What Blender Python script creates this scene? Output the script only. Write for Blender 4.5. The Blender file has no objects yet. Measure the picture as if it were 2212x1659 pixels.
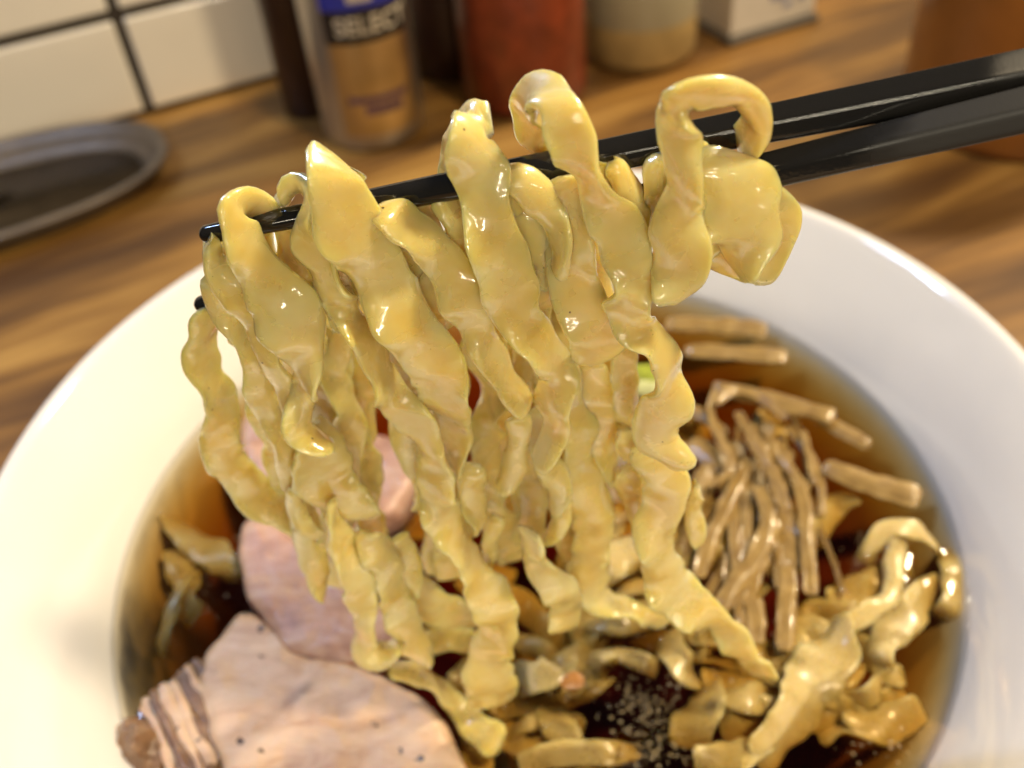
import bpy, bmesh, math, random
from mathutils import Vector, Matrix, noise, kdtree

random.seed(7)
MM = 0.001
R = math.radians
scene = bpy.context.scene
COL = scene.collection

# ------------------------------------------------------------------ camera
# measured from the photograph: picture units 2212 x 1659, focal length 2080
F, PX, PY = 2080.0, 1106.0, 829.5
AX = Vector((0.99456, -0.10417, 0.0)).normalized()       # world right, in camera axes
AY = Vector((-0.07016, -0.66983, 0.73920)).normalized()  # world forward
AD = Vector((0.07700, 0.73517, 0.67349)).normalized()    # world down
SOUP_Z = 52.0
CAM = Vector((-0.5, -130.9, SOUP_Z + 158.6))             # millimetres


def w_of(v):
    return Vector((v.dot(AX), v.dot(AY), -v.dot(AD)))


cam_x, cam_y, cam_f = w_of(Vector((1, 0, 0))), w_of(Vector((0, -1, 0))), w_of(Vector((0, 0, 1)))
cd = bpy.data.cameras.new('camera')
camo = bpy.data.objects.new('camera', cd)
COL.objects.link(camo)
m = Matrix((cam_x, cam_y, -cam_f)).transposed().to_4x4()
m.translation = CAM * MM
camo.matrix_world = m
cd.sensor_width = 36.0
cd.lens = F / 2212.0 * 36.0
cd.clip_start, cd.clip_end = 0.005, 20.0
cd.dof.use_dof = True
cd.dof.focus_distance = 0.104
cd.dof.aperture_fstop = cd.lens / 1.75
scene.camera = camo

# ------------------------------------------------------------------ light
world = bpy.data.worlds.new('World')
scene.world = world
world.use_nodes = True
bg = world.node_tree.nodes['Background']
bg.inputs[0].default_value = (0.95, 0.93, 0.95, 1)
bg.inputs[1].default_value = 0.05


def area(name, loc, target, size, power, color, sizey=None):
    d = bpy.data.lights.new(name, 'AREA')
    d.energy, d.color, d.size = power, color, size
    if sizey:
        d.shape, d.size_y = 'RECTANGLE', sizey
    o = bpy.data.objects.new(name, d)
    COL.objects.link(o)
    o.location = Vector(loc)
    o.rotation_euler = (Vector(target) - Vector(loc)).to_track_quat('-Z', 'Y').to_euler()
    return o


def spot(name, loc, target, power, color, cone, radius):
    d = bpy.data.lights.new(name, 'SPOT')
    d.energy, d.color, d.spot_size, d.spot_blend, d.shadow_soft_size = power, color, R(cone), 0.6, radius
    o = bpy.data.objects.new(name, d)
    COL.objects.link(o)
    o.location = Vector(loc)
    o.rotation_euler = (Vector(target) - Vector(loc)).to_track_quat('-Z', 'Y').to_euler()


area('ceiling_lamp', (0.28, -0.13, 0.62), (0, 0, 0.06), 0.05, 4.0, (1.0, 0.80, 0.52), 0.07)
for xx, yy, zz, ww in ((0.06, -0.60, 0.15, 0.20), (0.04, -0.58, 0.27, 0.20), (0.08, -0.50, 0.40, 0.20),
                       (-0.26, -0.52, 0.21, 0.07), (0.36, -0.50, 0.24, 0.07)):      # strips added behind the camera to put glints on the noodles
    area('glint_strip', (xx, yy, zz), (0, 0.0, 0.09), ww, 3.1 * ww, (1.0, 0.88, 0.66), 0.010)
spot('background_spot', (0.62, 0.45, 0.80), (0.24, 0.20, 0.0), 42, (1.0, 0.82, 0.54), 62, 0.04)  # both spots added to brighten table and wall, cones kept off the noodles
spot('background_spot', (-0.62, 0.42, 0.80), (-0.14, 0.30, 0.0), 36, (1.0, 0.84, 0.58), 62, 0.04)
area('window_light', (-0.36, 0.22, 0.52), (0.03, -0.02, 0.06), 0.03, 2.9, (0.45, 0.62, 1.0), 0.24)
scene.view_settings.view_transform = 'Standard'
scene.view_settings.look = 'None'
scene.view_settings.exposure = -0.22
scene.view_settings.gamma = 1.0
scene.cycles.max_bounces = 7
scene.cycles.transparent_max_bounces = 16
scene.cycles.caustics_reflective = False
scene.cycles.caustics_refractive = False
scene.cycles.sample_clamp_indirect = 4.0

# ------------------------------------------------------------------ picture -> place
CY0, CSL = -42.0, 0.06      # the lifted noodles hang in a vertical sheet y = CY0 - CSL*x


def ray(x, y):
    return w_of(Vector(((x - PX) / F, (y - PY) / F, 1.0)))


def on_h(x, y, h):
    v = ray(x, y)
    return CAM + v * ((h - CAM.z) / v.z)


def on_y(x, y, Y, sl=0.0):
    v = ray(x, y)
    return CAM + v * ((Y - CAM.y - sl * CAM.x) / (v.y + sl * v.x))


def hang(x, y, z):
    p = on_y(x, y, CY0 - z, CSL)
    if p.z < SOUP_Z + 0.6:
        p = on_h(x, y, SOUP_Z + 0.6)
    return p


def depth(p):
    return (p - CAM).dot(cam_f)


# ------------------------------------------------------------------ materials
def mat(name):
    ma = bpy.data.materials.new(name)
    ma.use_nodes = True
    nt = ma.node_tree
    return ma, nt, nt.nodes['Principled BSDF']


def nd(nt, t, **kw):
    n = nt.nodes.new(t)
    for k, v in kw.items():
        if k.startswith('i_'):
            n.inputs[k[2:].replace('_', ' ')].default_value = v
        else:
            setattr(n, k, v)
    return n


def ramp(nt, stops, interp='LINEAR'):
    n = nt.nodes.new('ShaderNodeValToRGB')
    n.color_ramp.interpolation = interp
    e = n.color_ramp.elements
    while len(e) < len(stops):
        e.new(0.5)
    for el, (p, c) in zip(e, stops):
        el.position = p
        el.color = (*c, 1) if len(c) == 3 else c
    return n


def obj_noise(nt, scale, detail=3.0, rough=0.55, vec=None, dist=0.0):
    n = nd(nt, 'ShaderNodeTexNoise')
    n.inputs['Scale'].default_value = scale
    n.inputs['Detail'].default_value = detail
    n.inputs['Roughness'].default_value = rough
    n.inputs['Distortion'].default_value = dist
    if vec is None:
        g = nd(nt, 'ShaderNodeNewGeometry')
        vec = g.outputs['Position']
    nt.links.new(vec, n.inputs['Vector'])
    return n


def bump(nt, b, src, strength, dist):
    n = nd(nt, 'ShaderNodeBump')
    n.inputs['Strength'].default_value = strength
    n.inputs['Distance'].default_value = dist
    nt.links.new(src, n.inputs['Height'])
    nt.links.new(n.outputs['Normal'], b.inputs['Normal'])
    if 'Coat Normal' in b.inputs:
        nt.links.new(n.outputs['Normal'], b.inputs['Coat Normal'])
    return n


def noodle_mat(name, c0, c1, sss=1.0):
    ma, nt, b = mat(name)
    n = obj_noise(nt, 160, 3)
    r = ramp(nt, [(0.3, c0), (0.7, c1)])
    nt.links.new(n.outputs['Fac'], r.inputs['Fac'])
    # a few tiny bran specks
    g = nd(nt, 'ShaderNodeNewGeometry')
    v = nd(nt, 'ShaderNodeTexVoronoi', i_Scale=260.0)
    nt.links.new(g.outputs['Position'], v.inputs['Vector'])
    sp = nd(nt, 'ShaderNodeMath', operation='LESS_THAN')
    sp.inputs[1].default_value = 0.038
    nt.links.new(v.outputs['Distance'], sp.inputs[0])
    mx = nd(nt, 'ShaderNodeMix', data_type='RGBA')
    nt.links.new(sp.outputs[0], mx.inputs['Factor'])
    nt.links.new(r.outputs['Color'], mx.inputs[6])
    mx.inputs[7].default_value = (0.16, 0.08, 0.03, 1)
    nt.links.new(mx.outputs[2], b.inputs['Base Color'])
    b.inputs['Roughness'].default_value = 0.25
    b.inputs['IOR'].default_value = 1.42
    b.inputs['Specular IOR Level'].default_value = 0.25
    b.inputs['Subsurface Weight'].default_value = sss
    b.inputs['Transmission Weight'].default_value = 0.30 if sss > 0.9 else 0.25
    b.inputs['Subsurface Radius'].default_value = (1.0, 0.80, 0.36)
    b.inputs['Subsurface Scale'].default_value = 0.0021
    b.inputs['Coat Weight'].default_value = 1.0
    b.inputs['Coat Roughness'].default_value = 0.05
    b.inputs['Coat IOR'].default_value = 1.45
    nw = obj_noise(nt, 190, 3, 0.6)      # patchy film of broth
    rw = ramp(nt, [(0.30, (0.8, 0.8, 0.8)), (0.45, (1, 1, 1))])
    nt.links.new(nw.outputs['Fac'], rw.inputs['Fac'])
    nt.links.new(rw.outputs['Color'], b.inputs['Coat Weight'])
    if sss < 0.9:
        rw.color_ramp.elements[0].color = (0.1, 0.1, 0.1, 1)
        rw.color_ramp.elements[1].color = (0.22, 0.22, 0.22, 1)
    rr_ = ramp(nt, [(0.40, (0.34, 0.34, 0.34)), (0.60, (0.22, 0.22, 0.22))])
    nt.links.new(nw.outputs['Fac'], rr_.inputs['Fac'])
    nt.links.new(rr_.outputs['Color'], b.inputs['Roughness'])
    n1 = obj_noise(nt, 420, 3, 0.6)
    n1.inputs['Scale'].default_value = 330
    bump(nt, b, n1.outputs['Fac'], 0.10, 0.0006)
    nc = obj_noise(nt, 620, 2, 0.5)
    bc_ = nd(nt, 'ShaderNodeBump', i_Strength=0.12, i_Distance=0.0005)
    nt.links.new(nc.outputs['Fac'], bc_.inputs['Height'])
    nt.links.new(bc_.outputs['Normal'], b.inputs['Coat Normal'])
    return ma


M = {}
M['noodle'] = noodle_mat('boiled_noodle', (0.87, 0.645, 0.175), (0.93, 0.765, 0.34))
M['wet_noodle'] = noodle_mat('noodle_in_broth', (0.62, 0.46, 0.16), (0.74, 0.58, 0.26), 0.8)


def menma_mat():
    ma, nt, b = mat('bamboo_shoot')
    n = obj_noise(nt, 300, 4)
    r = ramp(nt, [(0.3, (0.22, 0.13, 0.036)), (0.75, (0.40, 0.265, 0.085))])
    nt.links.new(n.outputs['Fac'], r.inputs['Fac'])
    nt.links.new(r.outputs['Color'], b.inputs['Base Color'])
    b.inputs['Roughness'].default_value = 0.36
    b.inputs['Coat Weight'].default_value = 0.5
    b.inputs['Coat Roughness'].default_value = 0.08
    b.inputs['Subsurface Weight'].default_value = 0.3
    b.inputs['Subsurface Radius'].default_value = (1.0, 0.8, 0.5)
    b.inputs['Subsurface Scale'].default_value = 0.0012
    bump(nt, b, n.outputs['Fac'], 0.12, 0.0006)
    return ma


M['menma'] = menma_mat()


def pork_mat(name, c0, c1, c2, spots=True):
    ma, nt, b = mat(name)
    g = nd(nt, 'ShaderNodeNewGeometry')
    mp = nd(nt, 'ShaderNodeMapping')
    mp.inputs['Rotation'].default_value = (0, 0, 0.5)
    mp.inputs['Scale'].default_value = (1.0, 2.6, 1.0)
    nt.links.new(g.outputs['Position'], mp.inputs['Vector'])
    n = obj_noise(nt, 75, 7, 0.68, mp.outputs['Vector'], dist=0.9)
    r = ramp(nt, [(0.26, c0), (0.48, c1), (0.74, c2)])
    nt.links.new(n.outputs['Fac'], r.inputs['Fac'])
    col = r.outputs['Color']
    if spots:          # cracked pepper
        v = nd(nt, 'ShaderNodeTexVoronoi', i_Scale=230.0)
        w = obj_noise(nt, 900, 2)
        wm = nd(nt, 'ShaderNodeMix', data_type='RGBA', blend_type='LINEAR_LIGHT')
        wm.inputs['Factor'].default_value = 0.0012
        nt.links.new(g.outputs['Position'], wm.inputs[6])
        nt.links.new(w.outputs['Color'], wm.inputs[7])
        nt.links.new(wm.outputs[2], v.inputs['Vector'])
        lt = nd(nt, 'ShaderNodeMath', operation='LESS_THAN')
        lt.inputs[1].default_value = 0.17
        nt.links.new(v.outputs['Distance'], lt.inputs[0])
        sep = nd(nt, 'ShaderNodeSeparateColor')
        nt.links.new(v.outputs['Color'], sep.inputs[0])
        gt = nd(nt, 'ShaderNodeMath', operation='GREATER_THAN')
        gt.inputs[1].default_value = 0.42
        nt.links.new(sep.outputs[0], gt.inputs[0])
        an = nd(nt, 'ShaderNodeMath', operation='MULTIPLY')
        nt.links.new(lt.outputs[0], an.inputs[0])
        nt.links.new(gt.outputs[0], an.inputs[1])
        mx = nd(nt, 'ShaderNodeMix', data_type='RGBA')
        nt.links.new(an.outputs[0], mx.inputs['Factor'])
        nt.links.new(col, mx.inputs[6])
        mx.inputs[7].default_value = (0.07, 0.04, 0.025, 1)
        col = mx.outputs[2]
    nt.links.new(col, b.inputs['Base Color'])
    b.inputs['Roughness'].default_value = 0.36
    b.inputs['Coat Weight'].default_value = 0.8
    b.inputs['Coat Roughness'].default_value = 0.09
    b.inputs['Subsurface Weight'].default_value = 0.45
    b.inputs['Subsurface Radius'].default_value = (1.0, 0.45, 0.3)
    b.inputs['Subsurface Scale'].default_value = 0.0012
    n3 = obj_noise(nt, 260, 6, 0.7, mp.outputs['Vector'])
    bump(nt, b, n3.outputs['Fac'], 0.30, 0.0013)
    return ma


M['pork'] = pork_mat('sliced_pork', (0.40, 0.235, 0.14), (0.60, 0.41, 0.275), (0.72, 0.56, 0.42))
M['pork_pink'] = pork_mat('pink_pork', (0.28, 0.135, 0.10), (0.50, 0.30, 0.23), (0.66, 0.47, 0.38), False)
M['pork_brown'] = pork_mat('browned_pork', (0.055, 0.026, 0.012), (0.19, 0.095, 0.042), (0.38, 0.23, 0.12), False)


def simple(name, col, rough, metal=0.0, coat=0.0, nscale=0, namt=0.0, bstr=0.0, bscale=800, bdist=0.0003):
    ma, nt, b = mat(name)
    b.inputs['Base Color'].default_value = (*col, 1)
    b.inputs['Roughness'].default_value = rough
    b.inputs['Metallic'].default_value = metal
    b.inputs['Coat Weight'].default_value = coat
    b.inputs['Coat Roughness'].default_value = 0.06
    if nscale:
        n = obj_noise(nt, nscale, 4)
        lo = tuple(c * (1 - namt) for c in col)
        hi = tuple(min(1, c * (1 + namt)) for c in col)
        r = ramp(nt, [(0.3, lo), (0.7, hi)])
        nt.links.new(n.outputs['Fac'], r.inputs['Fac'])
        nt.links.new(r.outputs['Color'], b.inputs['Base Color'])
    if bstr:
        n = obj_noise(nt, bscale, 3)
        bump(nt, b, n.outputs['Fac'], bstr, bdist)
    return ma


M['porcelain'] = simple('white_porcelain', (0.83, 0.82, 0.80), 0.10, 0, 0.6, 25, 0.03, 0.15, 60, 0.0006)
M['tile'] = simple('cream_tile', (0.86, 0.80, 0.69), 0.25, 0, 0.3, 12, 0.04)
M['grout'] = simple('dark_grout', (0.045, 0.035, 0.028), 0.9, 0, 0, 300, 0.3)
M['steel'] = simple('dull_steel', (0.15, 0.115, 0.078), 0.45, 0.2, 0, 120, 0.15)
M['can_metal'] = simple('can_aluminium', (0.55, 0.50, 0.42), 0.30, 0.85, 0, 60, 0.06)
M['gold_label'] = simple('gold_foil', (0.58, 0.44, 0.22), 0.32, 0.85, 0, 45, 0.22)
M['black_print'] = simple('black_print', (0.012, 0.011, 0.012), 0.35, 0, 0.2, 80, 0.2)
M['blue_print'] = simple('blue_print', (0.02, 0.03, 0.30), 0.35, 0, 0.2, 80, 0.1)
M['silver_print'] = simple('silver_print', (0.62, 0.57, 0.47), 0.4, 0.2, 0, 80, 0.1)
M['purple_print'] = simple('purple_print', (0.13, 0.07, 0.09), 0.5, 0, 0, 500, 0.4)
M['chili'] = simple('red_chili', (0.19, 0.035, 0.012), 0.35, 0, 0.35, 90, 0.35, 0.2, 300)
M['brown_lid'] = simple('dark_brown_plastic', (0.045, 0.017, 0.008), 0.4, 0, 0, 50, 0.2)
M['frost'] = simple('cloudy_plastic', (0.34, 0.30, 0.20), 0.3, 0, 0.3, 20, 0.15)
M['paste'] = simple('tan_paste', (0.40, 0.28, 0.11), 0.6, 0, 0, 60, 0.2)
M['carton'] = simple('white_carton', (0.70, 0.66, 0.58), 0.5, 0, 0, 60, 0.05)
M['blue_ink'] = simple('blue_ink', (0.16, 0.20, 0.36), 0.5, 0, 0, 200, 0.3)
M['grey_paper'] = simple('grey_paper', (0.10, 0.085, 0.07), 0.7, 0, 0, 60, 0.1)
M['amber'] = simple('amber_wood', (0.24, 0.085, 0.014), 0.35, 0, 0.2, 30, 0.25)
M['scallion'] = simple('green_scallion', (0.40, 0.46, 0.05), 0.3, 0, 0.5, 250, 0.3)
M['scallion_pale'] = simple('pale_scallion', (0.62, 0.64, 0.30), 0.3, 0, 0.5, 250, 0.2)
M['ginger'] = simple('orange_bit', (0.55, 0.24, 0.06), 0.35, 0, 0.4, 250, 0.2)


def chop_mat():
    ma, nt, b = mat('black_lacquer')
    b.inputs['Base Color'].default_value = (0.012, 0.0115, 0.011, 1)
    at = nd(nt, 'ShaderNodeAttribute', attribute_name='wet')
    n = obj_noise(nt, 2600, 2)
    n2 = obj_noise(nt, 160, 3)
    ad = nd(nt, 'ShaderNodeMath', operation='MULTIPLY_ADD')
    ad.inputs[1].default_value = 0.5
    nt.links.new(n2.outputs['Fac'], ad.inputs[0])
    nt.links.new(at.outputs['Fac'], ad.inputs[2])
    r = ramp(nt, [(0.55, (0.50, 0.50, 0.50)), (0.95, (0.09, 0.09, 0.09))])
    nt.links.new(ad.outputs[0], r.inputs['Fac'])
    nt.links.new(r.outputs['Color'], b.inputs['Roughness'])
    bump(nt, b, n.outputs['Fac'], 0.05, 0.0002)
    return ma


M['chop'] = chop_mat()


def soup_mat():
    ma = bpy.data.materials.new('soy_broth')
    ma.use_nodes = True
    nt = ma.node_tree
    nt.nodes.remove(nt.nodes['Principled BSDF'])
    out = nt.nodes['Material Output']
    fr = nd(nt, 'ShaderNodeFresnel', i_IOR=1.36)
    tr = nd(nt, 'ShaderNodeBsdfTransparent')
    gl = nd(nt, 'ShaderNodeBsdfGlossy', i_Roughness=0.03)
    mx = nd(nt, 'ShaderNodeMixShader')
    nt.links.new(fr.outputs[0], mx.inputs[0])
    nt.links.new(tr.outputs[0], mx.inputs[1])
    nt.links.new(gl.outputs[0], mx.inputs[2])
    nt.links.new(mx.outputs[0], out.inputs['Surface'])
    n = obj_noise(nt, 240, 2)
    bm = nd(nt, 'ShaderNodeBump', i_Strength=0.10, i_Distance=0.0006)
    nt.links.new(n.outputs['Fac'], bm.inputs['Height'])
    nt.links.new(bm.outputs['Normal'], gl.inputs['Normal'])
    nt.links.new(bm.outputs['Normal'], fr.inputs['Normal'])
    va = nd(nt, 'ShaderNodeVolumeAbsorption')
    va.inputs['Color'].default_value = (0.82, 0.61, 0.05, 1)
    va.inputs['Density'].default_value = 170.0
    nt.links.new(va.outputs[0], out.inputs['Volume'])
    return ma


M['soup'] = soup_mat()


def bubble_mat():
    ma, nt, b = mat('oil_film')
    n = obj_noise(nt, 900, 2)
    r = ramp(nt, [(0.3, (0.85, 0.62, 0.25)), (0.7, (0.95, 0.82, 0.5))])
    nt.links.new(n.outputs['Fac'], r.inputs['Fac'])
    nt.links.new(r.outputs['Color'], b.inputs['Base Color'])
    b.inputs['Roughness'].default_value = 0.06
    b.inputs['IOR'].default_value = 1.47
    b.inputs['Transmission Weight'].default_value = 0.85
    b.inputs['Coat Weight'].default_value = 1.0
    b.inputs['Coat Roughness'].default_value = 0.04
    return ma


M['bubble'] = bubble_mat()
GRAIN = math.atan2(26.1, 61.6)


def wood_mat():
    ma, nt, b = mat('oiled_wood')
    g = nd(nt, 'ShaderNodeNewGeometry')
    mp = nd(nt, 'ShaderNodeMapping')
    mp.inputs['Rotation'].default_value = (0, 0, -GRAIN)
    nt.links.new(g.outputs['Position'], mp.inputs['Vector'])
    warp = obj_noise(nt, 9, 2, 0.5, mp.outputs['Vector'])
    sc = nd(nt, 'ShaderNodeMapping')
    sc.inputs['Scale'].default_value = (4.0, 34.0, 4.0)
    mixv = nd(nt, 'ShaderNodeMix', data_type='RGBA', blend_type='LINEAR_LIGHT')
    mixv.inputs['Factor'].default_value = 0.012
    nt.links.new(mp.outputs['Vector'], mixv.inputs[6])
    nt.links.new(warp.outputs['Color'], mixv.inputs[7])
    nt.links.new(mixv.outputs[2], sc.inputs['Vector'])
    n1 = obj_noise(nt, 1.0, 5, 0.6, sc.outputs['Vector'], 0.3)
    r1 = ramp(nt, [(0.34, (0.085, 0.038, 0.011)), (0.46, (0.17, 0.08, 0.019)), (0.55, (0.29, 0.145, 0.032)), (0.66, (0.46, 0.26, 0.065))])
    nt.links.new(n1.outputs['Fac'], r1.inputs['Fac'])
    # cathedral figure: rings of a stretched distance field
    wv = nd(nt, 'ShaderNodeTexWave', wave_type='RINGS', rings_direction='Z')
    wv.inputs['Scale'].default_value = 3.0
    wv.inputs['Distortion'].default_value = 6.0
    wv.inputs['Detail'].default_value = 2.0
    sc2 = nd(nt, 'ShaderNodeMapping')
    sc2.inputs['Scale'].default_value = (2.2, 14.0, 2.0)
    nt.links.new(mixv.outputs[2], sc2.inputs['Vector'])
    nt.links.new(sc2.outputs['Vector'], wv.inputs['Vector'])
    mul = nd(nt, 'ShaderNodeMix', data_type='RGBA', blend_type='MULTIPLY')
    mul.inputs['Factor'].default_value = 0.2
    r2 = ramp(nt, [(0.1, (0.35, 0.30, 0.26)), (0.6, (1, 1, 1))])
    nt.links.new(wv.outputs['Fac'], r2.inputs['Fac'])
    nt.links.new(r1.outputs['Color'], mul.inputs[6])
    nt.links.new(r2.outputs['Color'], mul.inputs[7])
    nt.links.new(mul.outputs[2], b.inputs['Base Color'])
    b.inputs['Roughness'].default_value = 0.42
    bump(nt, b, n1.outputs['Fac'], 0.2, 0.0008)
    return ma


M['wood'] = wood_mat()


# ------------------------------------------------------------------ mesh helpers
def mk(name, verts, faces, material, parent=None, smooth=True):
    me = bpy.data.meshes.new(name)
    me.from_pydata([tuple(Vector(v) * MM) for v in verts], [], faces)
    me.update()
    if smooth:
        me.polygons.foreach_set('use_smooth', [True] * len(me.polygons))
    me.materials.append(M[material])
    o = bpy.data.objects.new(name, me)
    COL.objects.link(o)
    if parent:
        o.parent = parent
    return o


def tag(o, label=None, cat=None, group=None, kind=None):
    if label:
        o['label'] = label
    if cat:
        o['category'] = cat
    if group:
        o['group'] = group
    if kind:
        o['kind'] = kind
    return o


def empty(name, label, cat, loc=(0, 0, 0), group=None):
    o = bpy.data.objects.new(name, None)
    o.empty_display_size = 0.01
    COL.objects.link(o)
    o.location = Vector(loc) * MM
    return tag(o, label, cat, group)


def lathe(name, prof, material, parent=None, center=(0, 0, 0), n=96, a0=0.0, a1=None):
    full = a1 is None
    a1 = 2 * math.pi if full else a1
    cnt = n if full else n + 1
    vs, fs = [], []
    for r, z in prof:
        for k in range(cnt):
            a = a0 + (a1 - a0) * k / n
            vs.append((center[0] + r * math.cos(a), center[1] + r * math.sin(a), center[2] + z))
    for i in range(len(prof) - 1):
        for k in range(n):
            k2 = (k + 1) % cnt if full else k + 1
            fs.append((i * cnt + k, i * cnt + k2, (i + 1) * cnt + k2, (i + 1) * cnt + k))
    return mk(name, vs, fs, material, parent)


def catmull(pts, per):
    """pts: list of tuples; returns dense list"""
    out = []
    n = len(pts)
    for i in range(n - 1):
        p0, p1, p2, p3 = pts[max(i - 1, 0)], pts[i], pts[i + 1], pts[min(i + 2, n - 1)]
        for k in range(per):
            t = k / per
            out.append(tuple(0.5 * (2 * b + (c - a) * t + (2 * a - 5 * b + 4 * c - d) * t * t + (3 * b - a - 3 * c + d) * t ** 3)
                             for a, b, c, d in zip(p0, p1, p2, p3)))
    out.append(tuple(pts[-1]))
    return out


def box(name, lo, hi, material, parent=None, frame=None, bev=0.0):
    bm = bmesh.new()
    bmesh.ops.create_cube(bm, size=1.0)
    for v in bm.verts:
        v.co = Vector([lo[i] + (v.co[i] + 0.5) * (hi[i] - lo[i]) for i in range(3)])
    if bev:
        bmesh.ops.bevel(bm, geom=bm.edges[:], offset=bev, segments=3, profile=0.5, affect='EDGES')
    if frame is not None:
        bm.transform(frame)
    bm.verts.index_update()
    vs = [v.co.copy() for v in bm.verts]
    fs = [[v.index for v in f.verts] for f in bm.faces]
    bm.free()
    return mk(name, vs, fs, material, parent, smooth=False)


SURF = []      # points where things break the broth's surface


def ribbon(name, pts, place, material, seed=0, ridge=0.0, thick=1.5, frill=0.45, nsec=18, tw=True, power=3.3, wn=0.07, parent=None, step=0.55, wmin=0.36, sgn=1, surf=True, wscale=1.03, up=0.0):
    """pts: (x, y, width, [extra z]) in picture units; place(x,y,extra) -> world mm."""
    rnd = random.Random(seed)
    ctl = []
    ws = []
    for p in pts:
        P = place(p[0], p[1], p[3] if len(p) > 3 else 0.0)
        w = p[2] * wscale * depth(P) / F
        ctl.append([P.x, P.y, P.z, w])
        ws.append(w)
    W = sorted(ws)[int(len(ws) * 0.8)] if len(ws) > 2 else max(ws)
    s = sgn
    for i, c in enumerate(ctl):
        if tw:
            rt = max(wmin, min(1.0, c[3] / W))
            th = math.acos(rt) * 0.9
            if 0 < i < len(ctl) - 1 and ws[i] >= ws[i - 1] and ws[i] > ws[i + 1]:
                s = -s
            c.append(s * th)
        else:
            c.append(0.0)
    d = catmull([tuple(c) for c in ctl], 14)
    # resample by length
    out = [d[0]]
    acc = 0.0
    for a, b in zip(d, d[1:]):
        L = (Vector(b[:3]) - Vector(a[:3])).length
        acc += L
        if acc >= step:
            out.append(b)
            acc = 0.0
    if len(out) < 4:
        out = d
    n = len(out)
    P = [Vector(o[:3]) for o in out]
    S = []
    prev = None
    for i in range(n):
        T = (P[min(i + 2, n - 1)] - P[max(i - 2, 0)]).normalized()
        V = ((P[i] - CAM).normalized() * (1 - up) + Vector((0, 0, -1)) * up).normalized()
        s_ = T.cross(V)
        if s_.length < 0.3 and prev is not None:
            s_ = prev - T * prev.dot(T)
        if s_.length < 1e-6:
            s_ = Vector((1, 0, 0))
        s_.normalize()
        if prev is not None and s_.dot(prev) < -0.2:
            pass
        prev = s_
        S.append((T, s_))
    # smooth frames
    S2 = []
    for i in range(n):
        t = Vector((0, 0, 0)); s_ = Vector((0, 0, 0))
        for k in range(max(0, i - 3), min(n, i + 4)):
            t += S[k][0]; s_ += S[k][1]
        t.normalize()
        s_ = s_ - t * s_.dot(t)
        s_.normalize()
        S2.append((t, s_))
    und_a = frill * (1.7 if up < 0.1 else 1.0) if frill > 0.4 else 0.0
    vs, fs = [], []
    ph, ph2 = rnd.uniform(0, 6.28), rnd.uniform(0, 6.28)
    lam = rnd.uniform(6.5, 9.5)
    off = Vector((rnd.uniform(0, 99), rnd.uniform(0, 99), rnd.uniform(0, 99)))
    arc = 0.0
    for i in range(n):
        if i:
            arc += (P[i] - P[i - 1]).length
        T, s_ = S2[i]
        N = s_.cross(T)
        th = out[i][4]
        c_, sn = math.cos(th), math.sin(th)
        A = s_ * c_ + N * sn
        B = N * c_ - s_ * sn
        w = max(out[i][3], 0.5) / max(c_, 0.5) * (1 + wn * noise.noise(off + Vector((arc * 0.35, 0, 0))))
        tk = min(thick, w * 0.75) * (1 + 0.22 * noise.noise(off + Vector((arc * 0.25, 7, 0))))
        e = min(i, n - 1 - i) * step
        if e < tk * 0.7:
            q = math.sqrt(max(0.02, 1 - (1 - e / (tk * 0.7)) ** 2))
            tk *= q
            w *= 0.55 + 0.45 * q
        und = und_a * noise.noise(off + Vector((arc * 0.13, 70, 1))) * min(1.0, e / 4.0)
        wv = 1.2 * noise.noise(off + Vector((arc * 0.20, 11, 3))) + 0.9 * math.sin(arc * 0.66 + 3.0 * noise.noise(off + Vector((arc * 0.13, 5, 5))) + ph) * max(0.0, 0.45 + 0.9 * noise.noise(off + Vector((arc * 0.1, 2, 8))))
        curl = 1.3 * noise.noise(off + Vector((arc * 0.12, 44, 9)))
        for k in range(nsec):
            a = 2 * math.pi * k / nsec
            cu, su = math.cos(a), math.sin(a)
            u = math.copysign(abs(cu) ** (2 / power), cu)
            v = math.copysign(abs(su) ** (2 / power), su)
            edge = 1 + (0.24 * noise.noise(off + Vector((arc * 0.30, 30 if u > 0 else 60, 0))) + 0.03 * noise.noise(off + Vector((arc * 1.0, 31 if u > 0 else 61, 0)))) * abs(u)
            o3 = frill * (u * abs(u) * wv + curl * u * u * 1.3)
            co = P[i] + A * (u * w / 2 * edge) + B * (v * tk / 2 * (1 - 0.42 * u * u) + o3 + und + ridge * math.sin(u * 8.5 + 3 * noise.noise(off + Vector((arc * 0.1, 3, 3)))))
            nn = noise.noise(co * 0.26 + off) * 0.22 + noise.noise(co * 0.9 + off) * 0.05
            co += B * (nn * frill / 0.45)
            vs.append(co)
    for i in range(n - 1):
        for k in range(nsec):
            k2 = (k + 1) % nsec
            fs.append((i * nsec + k, i * nsec + k2, (i + 1) * nsec + k2, (i + 1) * nsec + k))
    fs.append(tuple(range(nsec)))
    fs.append(tuple((n - 1) * nsec + k for k in reversed(range(nsec))))
    if surf:
        SURF.extend([v for v in vs[::3] if abs(v.z - SOUP_Z) < 0.35])
    return mk(name, vs, fs, material, parent)


# ------------------------------------------------------------------ setting: table and tiled wall
def rect_sheet(name, x0, x1, y0, y1, z, th, material):
    return box(name, (x0, y0, z - th), (x1, y1, z), material)


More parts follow.
